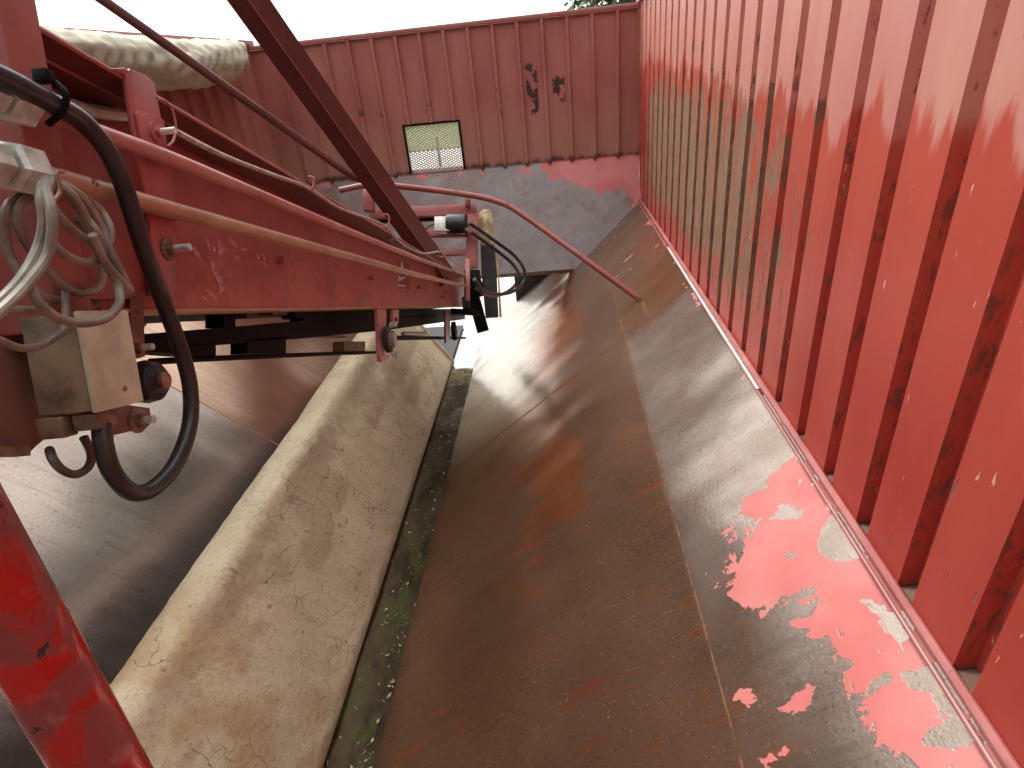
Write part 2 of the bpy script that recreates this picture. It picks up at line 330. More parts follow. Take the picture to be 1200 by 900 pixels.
# ------------------------------------------------------------------ mesh helpers
class MB:
    def __init__(s): s.v = []; s.f = []
    def quad(s, *pts):
        i = len(s.v); s.v += [Vector(p) for p in pts]; s.f.append(tuple(range(i, i+len(pts)))); return s
    def hexa(s, a):       # 8 points: bottom loop 0-3, top loop 4-7
        i = len(s.v); s.v += [Vector(p) for p in a]
        for q in ((0, 3, 2, 1), (4, 5, 6, 7), (0, 1, 5, 4), (1, 2, 6, 5), (2, 3, 7, 6), (3, 0, 4, 7)): s.f.append(tuple(i+k for k in q))
        return s
    def box(s, lo, hi):
        (x0, y0, z0), (x1, y1, z1) = lo, hi
        return s.hexa([(x0, y0, z0), (x1, y0, z0), (x1, y1, z0), (x0, y1, z0), (x0, y0, z1), (x1, y0, z1), (x1, y1, z1), (x0, y1, z1)])
    def slab(s, pts, n, t):     # polygon extruded by t along -n
        n = Vector(n).normalized(); i = len(s.v); k = len(pts)
        s.v += [Vector(p) for p in pts] + [Vector(p)-n*t for p in pts]
        s.f.append(tuple(range(i, i+k))); s.f.append(tuple(reversed(range(i+k, i+2*k))))
        for a in range(k): b = (a+1) % k; s.f.append((i+a, i+k+a, i+k+b, i+b))
        return s
    def tube(s, path, r, n=10, cap=True):
        path = [Vector(p) for p in path]; m = len(path); i = len(s.v)
        rs = r if isinstance(r, (list, tuple)) else [r]*m
        t0 = (path[1]-path[0]).normalized(); a = t0.orthogonal().normalized()
        for k, p in enumerate(path):
            t = (path[min(k+1, m-1)]-path[max(k-1, 0)]).normalized()
            a = (a - t*a.dot(t)).normalized(); b = t.cross(a)
            for j in range(n):
                th = 2*math.pi*j/n; s.v.append(p + (a*math.cos(th)+b*math.sin(th))*rs[k])
        for k in range(m-1):
            for j in range(n):
                q = (j+1) % n; s.f.append((i+k*n+j, i+k*n+q, i+(k+1)*n+q, i+(k+1)*n+j))
        if cap:
            s.f.append(tuple(reversed(range(i, i+n)))); s.f.append(tuple(range(i+(m-1)*n, i+m*n)))
        return s
    def cyl(s, p, ax, r, l, n=16): p = Vector(p); ax = Vector(ax).normalized(); return s.tube([p, p+ax*l], r, n)
    def build(s, name, mat, parent=None, smooth=False, bevel=0.0, kind=None, label=None, sharp=35):
        root = parent
        while root is not None and root.parent is not None: root = root.parent
        off = root.location if root is not None else Vector((0, 0, 0))
        me = bpy.data.meshes.new(name); me.from_pydata([v-off for v in s.v], [], s.f); me.validate()
        bm = bmesh.new(); bm.from_mesh(me); bmesh.ops.recalc_face_normals(bm, faces=bm.faces)
        if bevel: bmesh.ops.bevel(bm, geom=bm.edges[:], offset=bevel, segments=2, affect='EDGES', profile=.5)
        bm.to_mesh(me); bm.free()
        me.materials.append(M[mat] if isinstance(mat, str) else mat)
        o = bpy.data.objects.new(name, me); C.objects.link(o)
        if smooth or bevel:
            me.shade_smooth()
            try: me.set_sharp_from_angle(angle=rad(sharp))
            except Exception: pass
        if parent is not None: o.parent = parent
        if kind: o['kind'] = kind
        if label: o['label'] = label
        return o
def thing(name, label, cat, loc, group=None):
    o = bpy.data.objects.new(name, None); C.objects.link(o); o.location = Vector(loc); o.empty_display_size = .1
    o['label'] = label; o['category'] = cat
    if group: o['group'] = group
    return o
def tag(o, label=None, cat=None, group=None, kind=None):
    if label: o['label'] = label
    if cat: o['category'] = cat
    if group: o['group'] = group
    if kind: o['kind'] = kind
    return o
def smooth_path(pts, k=8):
    pts = [Vector(p) for p in pts]; P = [pts[0]*2-pts[1]] + pts + [pts[-1]*2-pts[-2]]; o = []
    for i in range(1, len(P)-2):
        a, b, c, d = P[i-1:i+3]
        for j in range(k):
            t = j/k; o.append(.5*((2*b)+(c-a)*t+(2*a-5*b+4*c-d)*t*t+(3*b-a-3*c+d)*t**3))
    o.append(pts[-1]); return o

# ------------------------------------------------------------------ setting: yard, lawn
GZ = -2.75
g = MB().quad((-400, -300, GZ), (400, -300, GZ), (400, 900, GZ), (-400, 900, GZ)).build('ground', 'concrete'); tag(g, kind='structure')
g = MB().slab([(-60, 24, GZ+.05), (60, 27, GZ+.05), (60, 90, GZ+.05), (-60, 90, GZ+.05)], (0, 0, 1), .06).build('lawn', 'grass'); tag(g, kind='structure')

# ------------------------------------------------------------------ the hopper
XR, XL, YB, YF, ZT = .665, -2.28, 5.0, -.75, .31
SR, ZB = .80, -1.03                 # slope of the side plates, height of their upper edge
ZBB = -.715                         # lower edge of the back wall
H = thing('receiving_hopper', 'red corrugated steel receiving hopper with rust-brown sloping plates and a bottom belt', 'hopper', (-.85, 2.2, GZ))
PITCHC = .19
# right wall: flush panels with grooves between them
rw = MB(); rw.box((XR-.02, YF, ZT+.002), (XR+.07, YB+.07, ZT+.05))
rwo = rw.build('side_wall', 'rim', H, bevel=.006)
def groove_prof(y, d=.030): return [(0, y-.034), (d, y-.016), (d, y+.010), (0, y+.020)]   # (depth, y) from near to far
ys = [1.074+PITCHC*k for k in range(-9, 21)]
edges = [YF]
for yk in ys:
    if yk-.06 < YF or yk+.03 > YB: continue
    pr = groove_prof(yk)
    MB().slab([(XR, edges[-1], ZB-.035), (XR, pr[0][1], ZB-.035), (XR, pr[0][1], ZT), (XR, edges[-1], ZT)], (-1, 0, 0), .0035).build('panel', 'rwall', rwo)
    m = MB(); n0 = len(m.v)
    m.v += [Vector((XR+a, b, ZB-.035)) for a, b in pr] + [Vector((XR+a, b, ZT)) for a, b in pr]
    for k in range(3): m.f.append((k, k+1, k+5, k+4))
    go = m.build('groove', 'rgroove', rwo)
    edges.append(pr[3][1])
MB().slab([(XR, edges[-1], ZB-.035), (XR, YB, ZB-.035), (XR, YB, ZT), (XR, edges[-1], ZT)], (-1, 0, 0), .0035).build('panel', 'rwall', rwo)
MB().tube([(XR-.010, YF, ZB+.008), (XR-.010, 4.86, ZB+.008)], .0105, 10).build('base_rail', 'rim', rwo, smooth=True)
MB().tube([(XR-.027, YF, ZB-.006), (XR-.027, 4.86, ZB-.006)], .005, 8).build('weld_bead', 'rim', rwo, smooth=True)
# bright zinc drip strip on the far half of the joint: short lengths
for k in range(9):
    y0 = 1.75+k*.19
    MB().box((XR-.031, y0, ZB-.003), (XR-.020, y0+.186, ZB+.003)).build('joint_strip', 'galv', rwo, bevel=.001)
# back wall with ribs and the mesh hatch
HX0, HX1, HZ0, HZ1 = -1.185, -.745, -.69, -.346
bw = MB(); bw.box((XL-.05, YB-.03, ZT-.028), (XR+.065, YB+.05, ZT+.0)); bwo = bw.build('end_wall', 'bwall', H, bevel=.006)
RP = .1825
rx = [ .503 - RP*k for k in range(0, 16)]; rx = sorted(x for x in rx if x > XL+.05)
def clip_boxes(m, x0, x1, y0, y1):
    z0, z1 = ZBB, ZT-.03
    segs = []
    for a, b in ((x0, min(x1, HX0)), (max(x0, HX0), min(x1, HX1)), (max(x0, HX1), x1)):
        if b-a > 1e-4: segs.append((a, b, (a >= HX0-1e-6 and b <= HX1+1e-6)))
    for a, b, hole in segs: m.box((a, y0, HZ1 if hole else z0), (b, y1, z1))
    return m
px_ = XL
for xk in rx + [XR]:
    a, b = px_, (xk-.017 if xk != XR else XR)
    clip_boxes(MB(), a, b, YB, YB+.012).build('panel', 'bwall', bwo)
    if xk != XR:
        ztop = ZT-.03; zlo = HZ1+.01 if HX0-.02 < xk < HX1+.02 else ZBB
        m = MB(); prof = [(xk-.017, 0), (xk-.009, -.026), (xk+.009, -.026), (xk+.017, 0)]
        m.v += [Vector((q, YB+d, zlo)) for q, d in prof] + [Vector((q, YB+d, ztop)) for q, d in prof]
        for k in range(3): m.f.append((k, k+1, k+5, k+4))
        m.f += [(0, 1, 2, 3), (4, 5, 6, 7)]
        m.build('rib', 'bwall', bwo)
        px_ = xk+.017
        if zlo > ZBB: pass
        clip_boxes(MB(), xk-.017, xk+.017, YB+.0005, YB+.012).build('rib_backing', 'bwall', bwo)
MB().box((XR-.02, YB-.022, ZBB), (XR-.001, YB-.001, ZT-.031)).build('corner_trim', 'bwall', bwo)
h = MB()
for a in ((HX0-.012, HZ0-.012, HX0+.004, HZ1+.012), (HX1-.004, HZ0-.012, HX1+.012, HZ1+.012), (HX0+.004, HZ1-.004, HX1-.004, HZ1+.012)):
    h.box((a[0], YB-.012, a[1]), (a[2], YB-.001, a[3]))
ho = h.build('hatch_frame', 'black', bwo)
m = MB(); cw, chh = .036, .019
nx, nz = int((HX1-HX0)/cw)+1, int((HZ1-HZ0+.02)/chh)+1
for i in range(-nz, nx+nz):
    for sgn in (1, -1):
        a = Vector((HX0+i*cw, 0, HZ0-.02)); b = a+Vector((sgn*nz*cw, 0, nz*chh))
        # clip to the hatch in x
        t0, t1 = 0.0, 1.0; dx = b.x-a.x
        for lim, up in ((HX0, 0), (HX1, 1)):
            t = (lim-a.x)/dx
            if (dx > 0) == (up == 0): t0 = max(t0, t)
            else: t1 = min(t1, t)
        if t1-t0 > .01:
            p, q = a.lerp(b, t0), a.lerp(b, t1); z_ = Vector((0, 0, .0048))
            yy = YB+.006+(.001 if sgn > 0 else 0)
            m.quad(*(Vector((v.x, yy, v.z)) for v in (p-z_, q-z_, q+z_, p+z_)))
m.build('wire_mesh', 'galv', bwo, label='pale expanded metal mesh in the hatch opening')
# left wall (ribs) and front wall
lw = MB(); lw.box((XL-.07, YF, ZT+.002), (XL+.02, YB+.07, ZT+.04)); lwo = lw.build('side_wall', 'bwall', H, bevel=.006)
yy = YF
for k in range(31):
    yk = YB-.12-k*PITCHC
    if yk < YF+.1: break
    MB().slab([(XL, yk+.02, ZB-.03), (XL, min(YB, yk+PITCHC-.02), ZB-.03), (XL, min(YB, yk+PITCHC-.02), ZT), (XL, yk+.02, ZT)], (1, 0, 0), .004).build('panel', 'bwall', lwo)
    m = MB(); prof = [(yk-.02, 0), (yk-.01, .028), (yk+.01, .028), (yk+.02, 0)]
    m.v += [Vector((XL+d, q, ZB-.03)) for q, d in prof] + [Vector((XL+d, q, ZT)) for q, d in prof]
    for j in range(3): m.f.append((j, j+1, j+5, j+4))
    m.build('rib', 'bwall', lwo)
fw = MB(); fw.box((XL, YF-.06, ZB-.7), (XR, YF, -.35)); fw.build('front_wall', 'frame', H)
# side plates
def rp(x): return ZB-SR*(XR-x)
SLX = .318; XG = -.765
nrm = Vector((-SR, 0, 1)).normalized()
def rplate(x0, x1, y0, y1, lift=0.0, parent=None, name='plate'):
    g_ = .0015
    pts = [(x0+g_, y0+g_, rp(x0+g_)), (x1-g_, y0+g_, rp(x1-g_)), (x1-g_, y1-g_, rp(x1-g_)), (x0+g_, y1-g_, rp(x0+g_))]
    return MB().slab([Vector(p)+nrm*lift for p in pts], nrm, .006).build(name, 'plate_r', parent)
sf = MB()   # stiffener frame behind the plates
for y in (-.6, 1.2, 2.84, 4.4): sf.box((XR+.01, y-.03, GZ), (XR+.07, y+.03, ZB-.05))
sfo = sf.build('sloping_side', 'frame', H)
rplate(SLX, XR+.05, YF, 2.835, 0, sfo); rplate(SLX, XR+.05, 2.835, 5.35, .001, sfo)
rplate(XG, SLX, YF, 2.835, .001, sfo); rplate(XG, SLX, 2.835, 5.35, .0025, sfo)
m = MB()    # weld beads along the seams
def bead(a, b, r=.0035):
    a, b = Vector(a), Vector(b); k = max(6, int((b-a).length/.03))
    pts = [a.lerp(b, i/k)+nrm*(.001*math.sin(i*2.3)) for i in range(k+1)]
    return MB().tube(pts, [r*(.6+.6*abs(mnoise.noise(p*9))) for p in pts], 6)
bead((SLX, YF, rp(SLX)), (SLX, 4.9, rp(SLX)), .0036).build('weld_seam', 'rustweld', sfo, smooth=True)
bead((XG, 2.835, rp(XG)), (XR-.03, 2.835, rp(XR-.03)), .0042).build('weld_seam', 'rustweld', sfo, smooth=True)
# left sloping plates
SLL = .85
def lp(x): return ZB-SLL*(x-XL)
nl = Vector((SLL, 0, 1)).normalized()
lf = MB()
for y in (-.6, 1.2, 2.84, 4.4): lf.box((XL-.07, y-.03, GZ), (XL-.01, y+.03, ZB-.05))
lfo = lf.build('sloping_side', 'frame', H)
XLR = -1.46
for y0, y1, dz in ((YF, 2.475, 0), (2.475, 5.35, .003)):
    MB().slab([Vector((x, y, lp(x)))+nl*dz for x, y in ((XL, y0+.0015), (XLR, y0+.0015), (XLR, y1-.0015), (XL, y1-.0015))], nl, .006).build('plate', 'plate_l', lfo)
# back sloping plates, two sheets and a folded lip
def bpt(x, z):
    t = (ZBB-z)/(ZBB+1.47); return Vector((x, YB-.0-t*.46, z))
nb = Vector((0, -.755, .46)).normalized()
be = MB().box((XL, YB+.014, ZBB-.03), (XR, YB+.05, ZBB+.03)).build('sloping_end', 'frame', H)
def xr_at(z): return XR-(ZB-z)/SR if z < ZB else XR
for x0, x1, dz in ((XL+.001, -.4, .0), (-.3985, None, .001)):
    zs = [ZBB-.0, ZB, -1.25, -1.47]
    rt = [bpt((x1 if x1 is not None else xr_at(z)-.002), z) for z in zs]; lt = [bpt(max(x0, XL+(ZB-z)/SLL if z < ZB else XL) if x0 < -1 else x0, z) for z in zs]
    MB().slab([p+nb*dz for p in lt+rt[::-1]], nb, .006).build('plate', 'plate_b', be)
MB().slab([bpt(-2.1, -1.472)+Vector((0, 0, 0)), bpt(.10, -1.472), bpt(.10, -1.472)+Vector((0, .012, -.03)), bpt(-2.1, -1.472)+Vector((0, .012, -.03))], (0, -1, 0), .03).build('folded_lip', 'gland', be)
MB().slab([bpt(x, ZBB)+Vector((0, -.003, dz)) for x, dz in ((-2.1, .008), (XR-.005, .008), (XR-.005, -.014), (-2.1, -.014))], (0, -1, 0), .012).build('joint_strip', 'plate_b', be)
MB().slab([(-.42, 5.02, -1.46), (.16, 5.02, -1.46), (-.42, 5.02, rp(-.42)+.004)], (0, -1, 0), .008).build('dark_reflection_plate', 'darkplate', be)  # dark plate added so the right slope reflects black under the lip
MB().slab([bpt(-.43, -.74)+nb*-.008, bpt(-.37, -.74)+nb*-.008, bpt(-.37, -1.46)+nb*-.008, bpt(-.43, -1.46)+nb*-.008], nb, .004).build('backing_strip', 'darkplate', be)
# caked ridge over the belt drive
prof = [(-1.66, -2.0), (-1.585, -1.76), (-1.535, -1.645), (-1.475, -1.598), (-1.40, -1.588), (-1.345, -1.60), (-1.285, -1.695), (-1.20, -1.81), (-1.10, -1.965), (-1.01, -2.105), (-.975, -2.165), (-.972, -2.20), (-1.0, -2.23)]
pf = smooth_path([(a, 0, b) for a, b in prof], 4)
ny = 340; m = MB(); Y0, Y1 = YF, 4.42
for i in range(ny+1):
    y = Y0+(Y1-Y0)*i/ny
    for j, p in enumerate(pf):
        q = Vector((p.x, y, p.z)); amp = .007 if j < len(pf)-10 else .004
        e = mnoise.noise(q*2.3)*amp + mnoise.noise(q*9)*amp*.35 + mnoise.noise(q*23)*.0032+mnoise.noise(q*47)*.0016
        m.v.append(q+Vector((.45*e*(1 if p.x > -1.42 else -1), 0, e)))
k = len(pf)
for i in range(ny):
    for j in range(k-1): m.f.append((i*k+j, i*k+j+1, (i+1)*k+j+1, (i+1)*k+j))
m.f.append(tuple(ny*k+j for j in range(k)))
ro_ = m.build('belt_ridge', 'ridge', H, smooth=True, sharp=60)
m = MB(); er = [Vector((p.x+.004, 4.425, p.z+.006)) for p in pf[12:]]
m.tube(er, .014, 8).build('ridge_rim', 'canvas', ro_, smooth=True)
# belt
m = MB(); nx_, ny_ = 9, 180
for i in range(ny_+1):
    y = YF+(6.2-YF)*i/ny_
    for j in range(nx_+1):
        x = -1.12+(.42)*j/nx_; q = Vector((x, y, 0))
        a = .012 if y < 4.25 else .002
        m.v.append(Vector((x, y, -2.215+a*mnoise.noise(q*4)+a*.6*mnoise.noise(q*13)+ (.012 if j == nx_ else 0))))
for i in range(ny_):
    for j in range(nx_): a = i*(nx_+1)+j; m.f.append((a, a+1, a+nx_+2, a+nx_+1))
bo = m.build('belt', 'belt', H, smooth=True, sharp=70)
# skirt beyond the ridge
MB().box((-1.9, 4.43, -2.205), (-.985, 5.25, -2.19)).build('skirt_plate', 'darkplate', H)
# legs beneath
for x in (-.6, -1.2):
    for y in (-.4, 2.4, 5.1):
        MB().box((x-.04, y-.04, GZ), (x+.04, y+.04, -2.27)).build('leg', 'frame', H)

# mud, moss and litter lying on the belt
m = MB(); ng = 16
for i in range(ng+1):
    for j in range(ng+1):
        u_, v_ = i/ng*2-1, j/ng*2-1; r2 = max(0, 1-u_*u_)*max(0, 1-v_*v_)
        q = Vector((-.872+u_*.115, 4.20+v_*.17, 0)); m.v.append(Vector((q.x, q.y, -2.222+r2*(.05+.05*mnoise.noise(q*9)+.03*mnoise.noise(q*30)))))
for i in range(ng):
    for j in range(ng): a = i*(ng+1)+j; m.f.append((a, a+1, a+ng+2, a+ng+1))
o = m.build('mud_heap', 'mud', smooth=True, sharp=180); tag(o, 'olive brown mud heap on the belt at the far end of the ridge', 'mud')
m = MB(); rnd = random.Random(3)
for i in range(2600):
    y = rnd.gauss(1.80, .12); x = rnd.gauss(-.82, .025)
    if not -.97 < x < -.775: continue
    hgt = rnd.uniform(.002, .007); th = rnd.uniform(0, 6.28); d = Vector((math.cos(th), math.sin(th), 0))*rnd.uniform(.002, .004); t = Vector((rnd.gauss(0, .006), rnd.gauss(0, .006), hgt))
    b = Vector((x, y, -2.218+.012*mnoise.noise(Vector((x, y, 0))*4))); m.quad(b-d, b+d, b+t)
o = m.build('moss', 'moss'); tag(o, 'bright green moss growing along the belt edge', 'moss', kind='stuff')
m = MB()
for i in range(240):
    y = rnd.uniform(.7, 3.9); x = -.985+.215*rnd.random()**.55; L = rnd.uniform(.003, .014); th = rnd.uniform(0, 6.28)
    d = Vector((math.cos(th), math.sin(th), rnd.uniform(-.1, .3)))*L; n_ = Vector((-d.y, d.x, 0)).normalized()*(L*rnd.choice((.08, .12, .45)))
    b = Vector((x, y, -2.200)); m.quad(b-d, b+n_, b+d, b-n_)
o = m.build('litter', 'dryleaf'); tag(o, 'pale bits of straw and dead leaf strewn on the muddy belt', 'litter', kind='stuff')

# ------------------------------------------------------------------ the conveyor boom (axes: u along it, w up, n to the right)
BU = ray(613, 358); BW = (Vector((0, 0, 1))-BU*BU.z).normalized(); BN = BU.cross(BW).normalized()
B0 = depth(205, 361, .64)
def bl(a, h, s): return B0+BU*a+BW*h+BN*s
def bm_(px, py, s=0.0):
    r = ray(px, py); return r*((BN.dot(B0)+s)/BN.dot(r))
def bc(px, py, s=0.0):
    q = bm_(px, py, s)-B0; return q.dot(BU), q.dot(BW)
class BB(MB):
    def bbox(s, a0, a1, h0, h1, s0, s1): return s.hexa([bl(a, h, q) for h in (h0, h1) for a, q in ((a0, s0), (a1, s0), (a1, s1), (a0, s1))])
    def poly(s, pts, so=0.0, t=.006): return s.slab([bm_(x, y, so) for x, y in pts], BN, t)
BOOM = thing('conveyor_boom', 'red steel conveyor boom reaching down over the ridge with pipes and a diagonal strut', 'conveyor', bl(0, -.1, -.2))
WH = .187
a_end = bc(547, 345)[0]; a_beg = bc(-60, 300)[0]
a_j = bc(456, 330)[0]
web = BB(); web.bbox(a_beg, a_j-.0015, 0, WH, -.006, 0); web = web.build('side_beam', 'boom', BOOM)
BB().bbox(a_j+.0015, a_end, 0.0005, WH-.0005, -.006, -.0007).build('end_section', 'boom', web)
BB().bbox(a_beg, a_end, -.0045, -.0005, -.055, .0035).build('bottom_flange', 'pipe_tan', web, bevel=.001)
# overhanging guard above the beam
t1 = bc(57, 40, .05); t2 = bc(541, 323, .05)
a_pr = bc(50, 100, .052)[0]
gd = MB().slab([bl(a_pr, WH, .001), bl(a_end-.05, WH, .001), bl(t2[0], t2[1], .05), bl(a_pr, t1[1]+(t2[1]-t1[1])*(a_pr-t1[0])/(t2[0]-t1[0]), .05)], BN, .004).build('guard', 'maroon_shaded', BOOM)
def gtop(a): return t1[1]+(t2[1]-t1[1])*(a-t1[0])/(t2[0]-t1[0])
MB().tube([bl(a, gtop(a), .05) for a in (a_pr, a_end-.08)], .0022, 6).build('guard_edge', 'frame', gd)
MB().tube([bl(a, WH+(gtop(a)-WH)*.45, .0265) for a in (a_pr, a_end-.08)], .0013, 6).build('guard_fold', 'frame', gd)
# far beam, carrying belt
BB().bbox(a_beg, a_end, .05, WH, -.63, -.624).build('side_beam', 'boom', BOOM)
BB().bbox(a_beg, a_end+.1, .09, .097, -.62, -.01).build('carrying_belt', 'black', BOOM)
BB().bbox(.05, a_end, .002, .02, -.40, -.012).build('pan', 'black', BOOM)
# dark underside: bars seen below the flange
und = BB(); und.poly([(172, 391), (272, 383), (362, 375), (452, 371), (545, 367), (545, 374), (452, 387), (360, 396), (258, 404), (172, 409)], -.10, .05)
uo = und.build('return_frame', 'black', BOOM)
for pts in ([(355, 362), (545, 362), (545, 370), (355, 376)], [(262, 364), (276, 364), (276, 383), (262, 383)], [(262, 364), (289, 364), (289, 373), (262, 373)], [(345, 364), (357, 364), (354, 373), (347, 373)],
            [(172, 404), (253, 402), (253, 418), (172, 412)], [(290, 397), (335, 394), (335, 414), (290, 414)]):
    BB().poly(pts, -.10, .03).build('cross_bar', 'black', uo)
BB().poly([(320, 363), (337, 363), (337, 369), (320, 369)], -.10, .03).build('cross_bar', 'gland', uo)
BB().poly([(403, 400), (428, 400), (428, 415), (403, 415)], -.10, .03).build('block', 'gland', uo)
MB().tube([bm_(x, y, -.10) for x, y in ((176, 424), (228, 421), (410, 413.5), (440, 413))], .0045, 8).build('tension_rod', 'black', uo, smooth=True)
MB().tube([bm_(x, y, -.12) for x, y in ((364, 394.5), (404, 394.5))], .003, 8).build('spindle', 'steel', uo, smooth=True)
MB().tube([bm_(x, y, -.05) for x, y in ((472, 391), (498, 391))], .008, 8).build('spindle', 'steel', uo, smooth=True)
MB().tube([bm_(x, y, -.05) for x, y in ((455, 396), (545, 396))], .008, 8).build('spindle', 'black', uo, smooth=True)
# hanger with bearing
BB().poly([(442, 362), (453, 362), (452, 388), (450, 423), (445, 424)], -.004, .008).build('hanger', 'pipe_red', BOOM)
hg = BB().poly([(460, 363), (467.5, 363), (467, 378), (464, 383), (461, 378)], -.004, .008).build('lug', 'pipe_red', BOOM)
MB().cyl(bm_(463.7, 374.5, -.003), BN, .0055, .004, 12).build('lug_hole', 'black', hg)
bc_ = bm_(452, 398, .002)
br = MB().cyl(bc_, BN, .036, .012, 20).build('bearing', 'darkplate', BOOM, smooth=True)
MB().cyl(bc_+BN*.012, BN, .022, .014, 16).build('bearing_cap', 'steel', br, smooth=True)
for dx, dy in ((3, -17), (5, 17)): MB().cyl(bm_(454+dx, 398+dy, .0), BN, .008, .018, 6).build('bolt', 'nut', br)
BB().poly([(446, 418), (456, 416), (456, 420), (447, 424)], .004, .006).build('hook', 'pipe_red', br)
BB().poly([(522, 363), (528, 363), (527, 400), (523, 402)], -.004, .01).build('hanger', 'maroon_shaded', BOOM)
MB().cyl(bm_(530, 388, -.01), BN, .05, .02, 18).build('roller_end', 'black', BOOM, smooth=True)
# bolts on the beam
def hexbolt(p, r, l, parent, mat='boom', washer=True, stud=0.0):
    b = MB(); b.cyl(p, BN, r, l, 6); o = b.build('bolt', mat, parent)
    if washer: MB().cyl(Vector(p)-BN*.0005, BN, r*1.7, .0025, 18).build('washer', mat, o, smooth=True)
    if stud: MB().cyl(Vector(p)+BN*l, BN, r*.55, stud, 12).build('stud', 'nut', o, smooth=True)
    return o
for px, py in ((325, 305), (433, 326), (489, 337), (521, 342), (517, 348)): hexbolt(bm_(px, py), .0065, .012, BOOM, 'boom', False)
# gusset plate, strap and its bolts
BB().poly([(40, 120), (171, 170), (172, 338), (169, 346), (160, 349), (40, 352)], .0065, .006).build('gusset_plate', 'boom', BOOM)
MB().tube([bm_(x, y, .0066) for x, y in ((170.5, 200), (171.5, 337), (168, 345), (160, 348.5), (125, 350))], .0011, 6).build('gusset_edge', 'gland', BOOM)
st = BB().poly([(176, 180), (199, 185), (207, 250), (206, 340), (201, 346), (178, 346)], .014, .007).build('strap', 'boom', BOOM, bevel=.001)
top = BB().poly([(147, 86), (153, 80), (172, 88), (182, 98), (198, 185), (206, 250), (206, 338), (201, 345), (180, 346), (176, 250), (165, 200), (157, 150)], .054, .005).build('strap_head', 'boom', st, bevel=.0012)
BB().poly([(133, 80), (147, 79), (152, 83), (147, 88), (138, 85)], .054, .004).build('strap_flange', 'boom', st, bevel=.001)
p2 = BB().poly([(160, 133), (163, 129), (186, 135), (193, 142), (197, 176), (168, 176)], .0575, .003).build('clamp_plate', 'boom', st, bevel=.0008)
hexbolt(bm_(182, 155, .058), .0055, .006, BOOM, 'frame', True, .013)
hexbolt(bm_(196, 292, .0545), .0062, .008, BOOM, 'bolt', True, .014)
MB().tube(smooth_path([bm_(x, y, .06) for x, y in ((184, 115), (196, 120), (203, 133), (206, 150), (203, 165), (196, 172))], 5), .0013, 8).build('hook_wire', 'frame', BOOM, smooth=True)
# peeled curls of paint
rnd = random.Random(11)
for px, py in [(228, 297), (233, 302), (243, 287), (249, 292), (255, 289), (263, 294), (245, 303), (247, 311), (252, 325), (256, 333), (244, 342), (249, 349), (268, 278), (273, 287), (276, 303), (281, 306), (287, 298), (286, 294), (301, 301), (306, 309), (309, 306), (311, 348), (313, 344), (238, 350), (160, 312), (155, 305), (151, 299)]:
    c = bm_(px, py, .0005); L = rnd.uniform(.004, .012); th = rnd.uniform(-.4, 1.7); d = (BU*math.cos(th)+BW*-math.sin(th)); e = BU*math.sin(th)+BW*math.cos(th); wd = rnd.uniform(.002, .0055)
    m = MB(); prev = None; cur = rnd.uniform(.8, 2.4)
    for k in range(5):
        f = k/4; a = cur*f; off = e*(math.sin(a)*wd)+BN*((1-math.cos(a))*wd+.0003)
        row = (c-d*L*(1-.3*f)+off, c+d*L*(1-.5*f)+off)
        if prev: m.quad(prev[0], prev[1], row[1], row[0])
        prev = row
    m.build('paint_flake', 'flake', web)
# decals on the beam
MB().slab([bm_(x, y, .0005) for x, y in ((467, 306), (479.5, 309.5), (480, 339), (468, 338))], BN, .0004).build('decal', 'decal', web)
for pts in ([(470, 307), (472, 306), (473, 316), (469.5, 316)], [(467, 322), (469, 325), (475, 324.5), (475, 326), (470, 328), (467.5, 330)], [(466, 333), (475, 334.5), (475, 336), (466, 335)]):
    MB().slab([bm_(x, y, .0012) for x, y in pts], BN, .0005).build('decal_mark', 'white', web)
cu = bpy.data.curves.new('lettering', 'FONT'); cu.body = 'Soudan'; cu.size = 1.0; cu.extrude = .002
to = bpy.data.objects.new('lettering', cu); C.objects.link(to); bpy.context.view_layer.update()
me = bpy.data.meshes.new_from_object(to.evaluated_get(bpy.context.evaluated_depsgraph_get())); bpy.data.objects.remove(to)
GN = (bl(1, WH, .001)-bl(0, WH, .001)).cross(bl(1, gtop(1), .05)-bl(1, WH, .001)).normalized(); GN = GN if GN.dot(BN) > 0 else -GN
def gp_(px, py): r = ray(px, py); return r*((GN.dot(bl(1, WH, .001))-.0088)/GN.dot(r))
p0, p1, p2_ = gp_(458.5, 289.0), gp_(480, 297.0), gp_(457.8, 278.5)
wid = max(v.co.x for v in me.vertices)
for v in me.vertices:
    q = p0+(p1-p0)*(v.co.x/wid)+(p2_-p0)*(v.co.y/.72)+GN*v.co.z*.1; v.co = q-BOOM.location
me.materials.append(M['white']); to = bpy.data.objects.new('lettering', me); C.objects.link(to); to.parent = gd
# hydraulic pipes with nuts
def pipe(px, s_, r, mat, nutpx, nm='hydraulic_pipe'):
    pts = smooth_path([bm_(x, y, s_) for x, y in px], 6); o = MB().tube(pts, r, 12).build(nm, mat, BOOM, smooth=True)
    a, b = bm_(*nutpx[0], s_), bm_(*nutpx[1], s_)
    MB().tube([a, a.lerp(b, .12), a.lerp(b, .85), b], [r*1.75, r*2.05, r*2.05, r*1.55], 6).build('union_nut', 'nut', o)
    c = a-(b-a)*.12; MB().tube([c-(b-a)*.9, c], r*1.6, 6).build('union_nut', 'nut', o)
    return o
pipe([(-30, 99), (37, 127), (112, 155), (200, 186), (300, 227), (400, 268), (440, 284), (479, 299), (500, 307), (557, 327)], .064, .0071, 'pipe_red', ((0, 113), (34, 126)))
pipe([(-30, 188), (30, 203), (75, 213), (200, 246), (325, 279), (450, 312), (500, 325), (560, 338)], .064, .0082, 'pipe_tan', ((3, 193), (42, 203)))
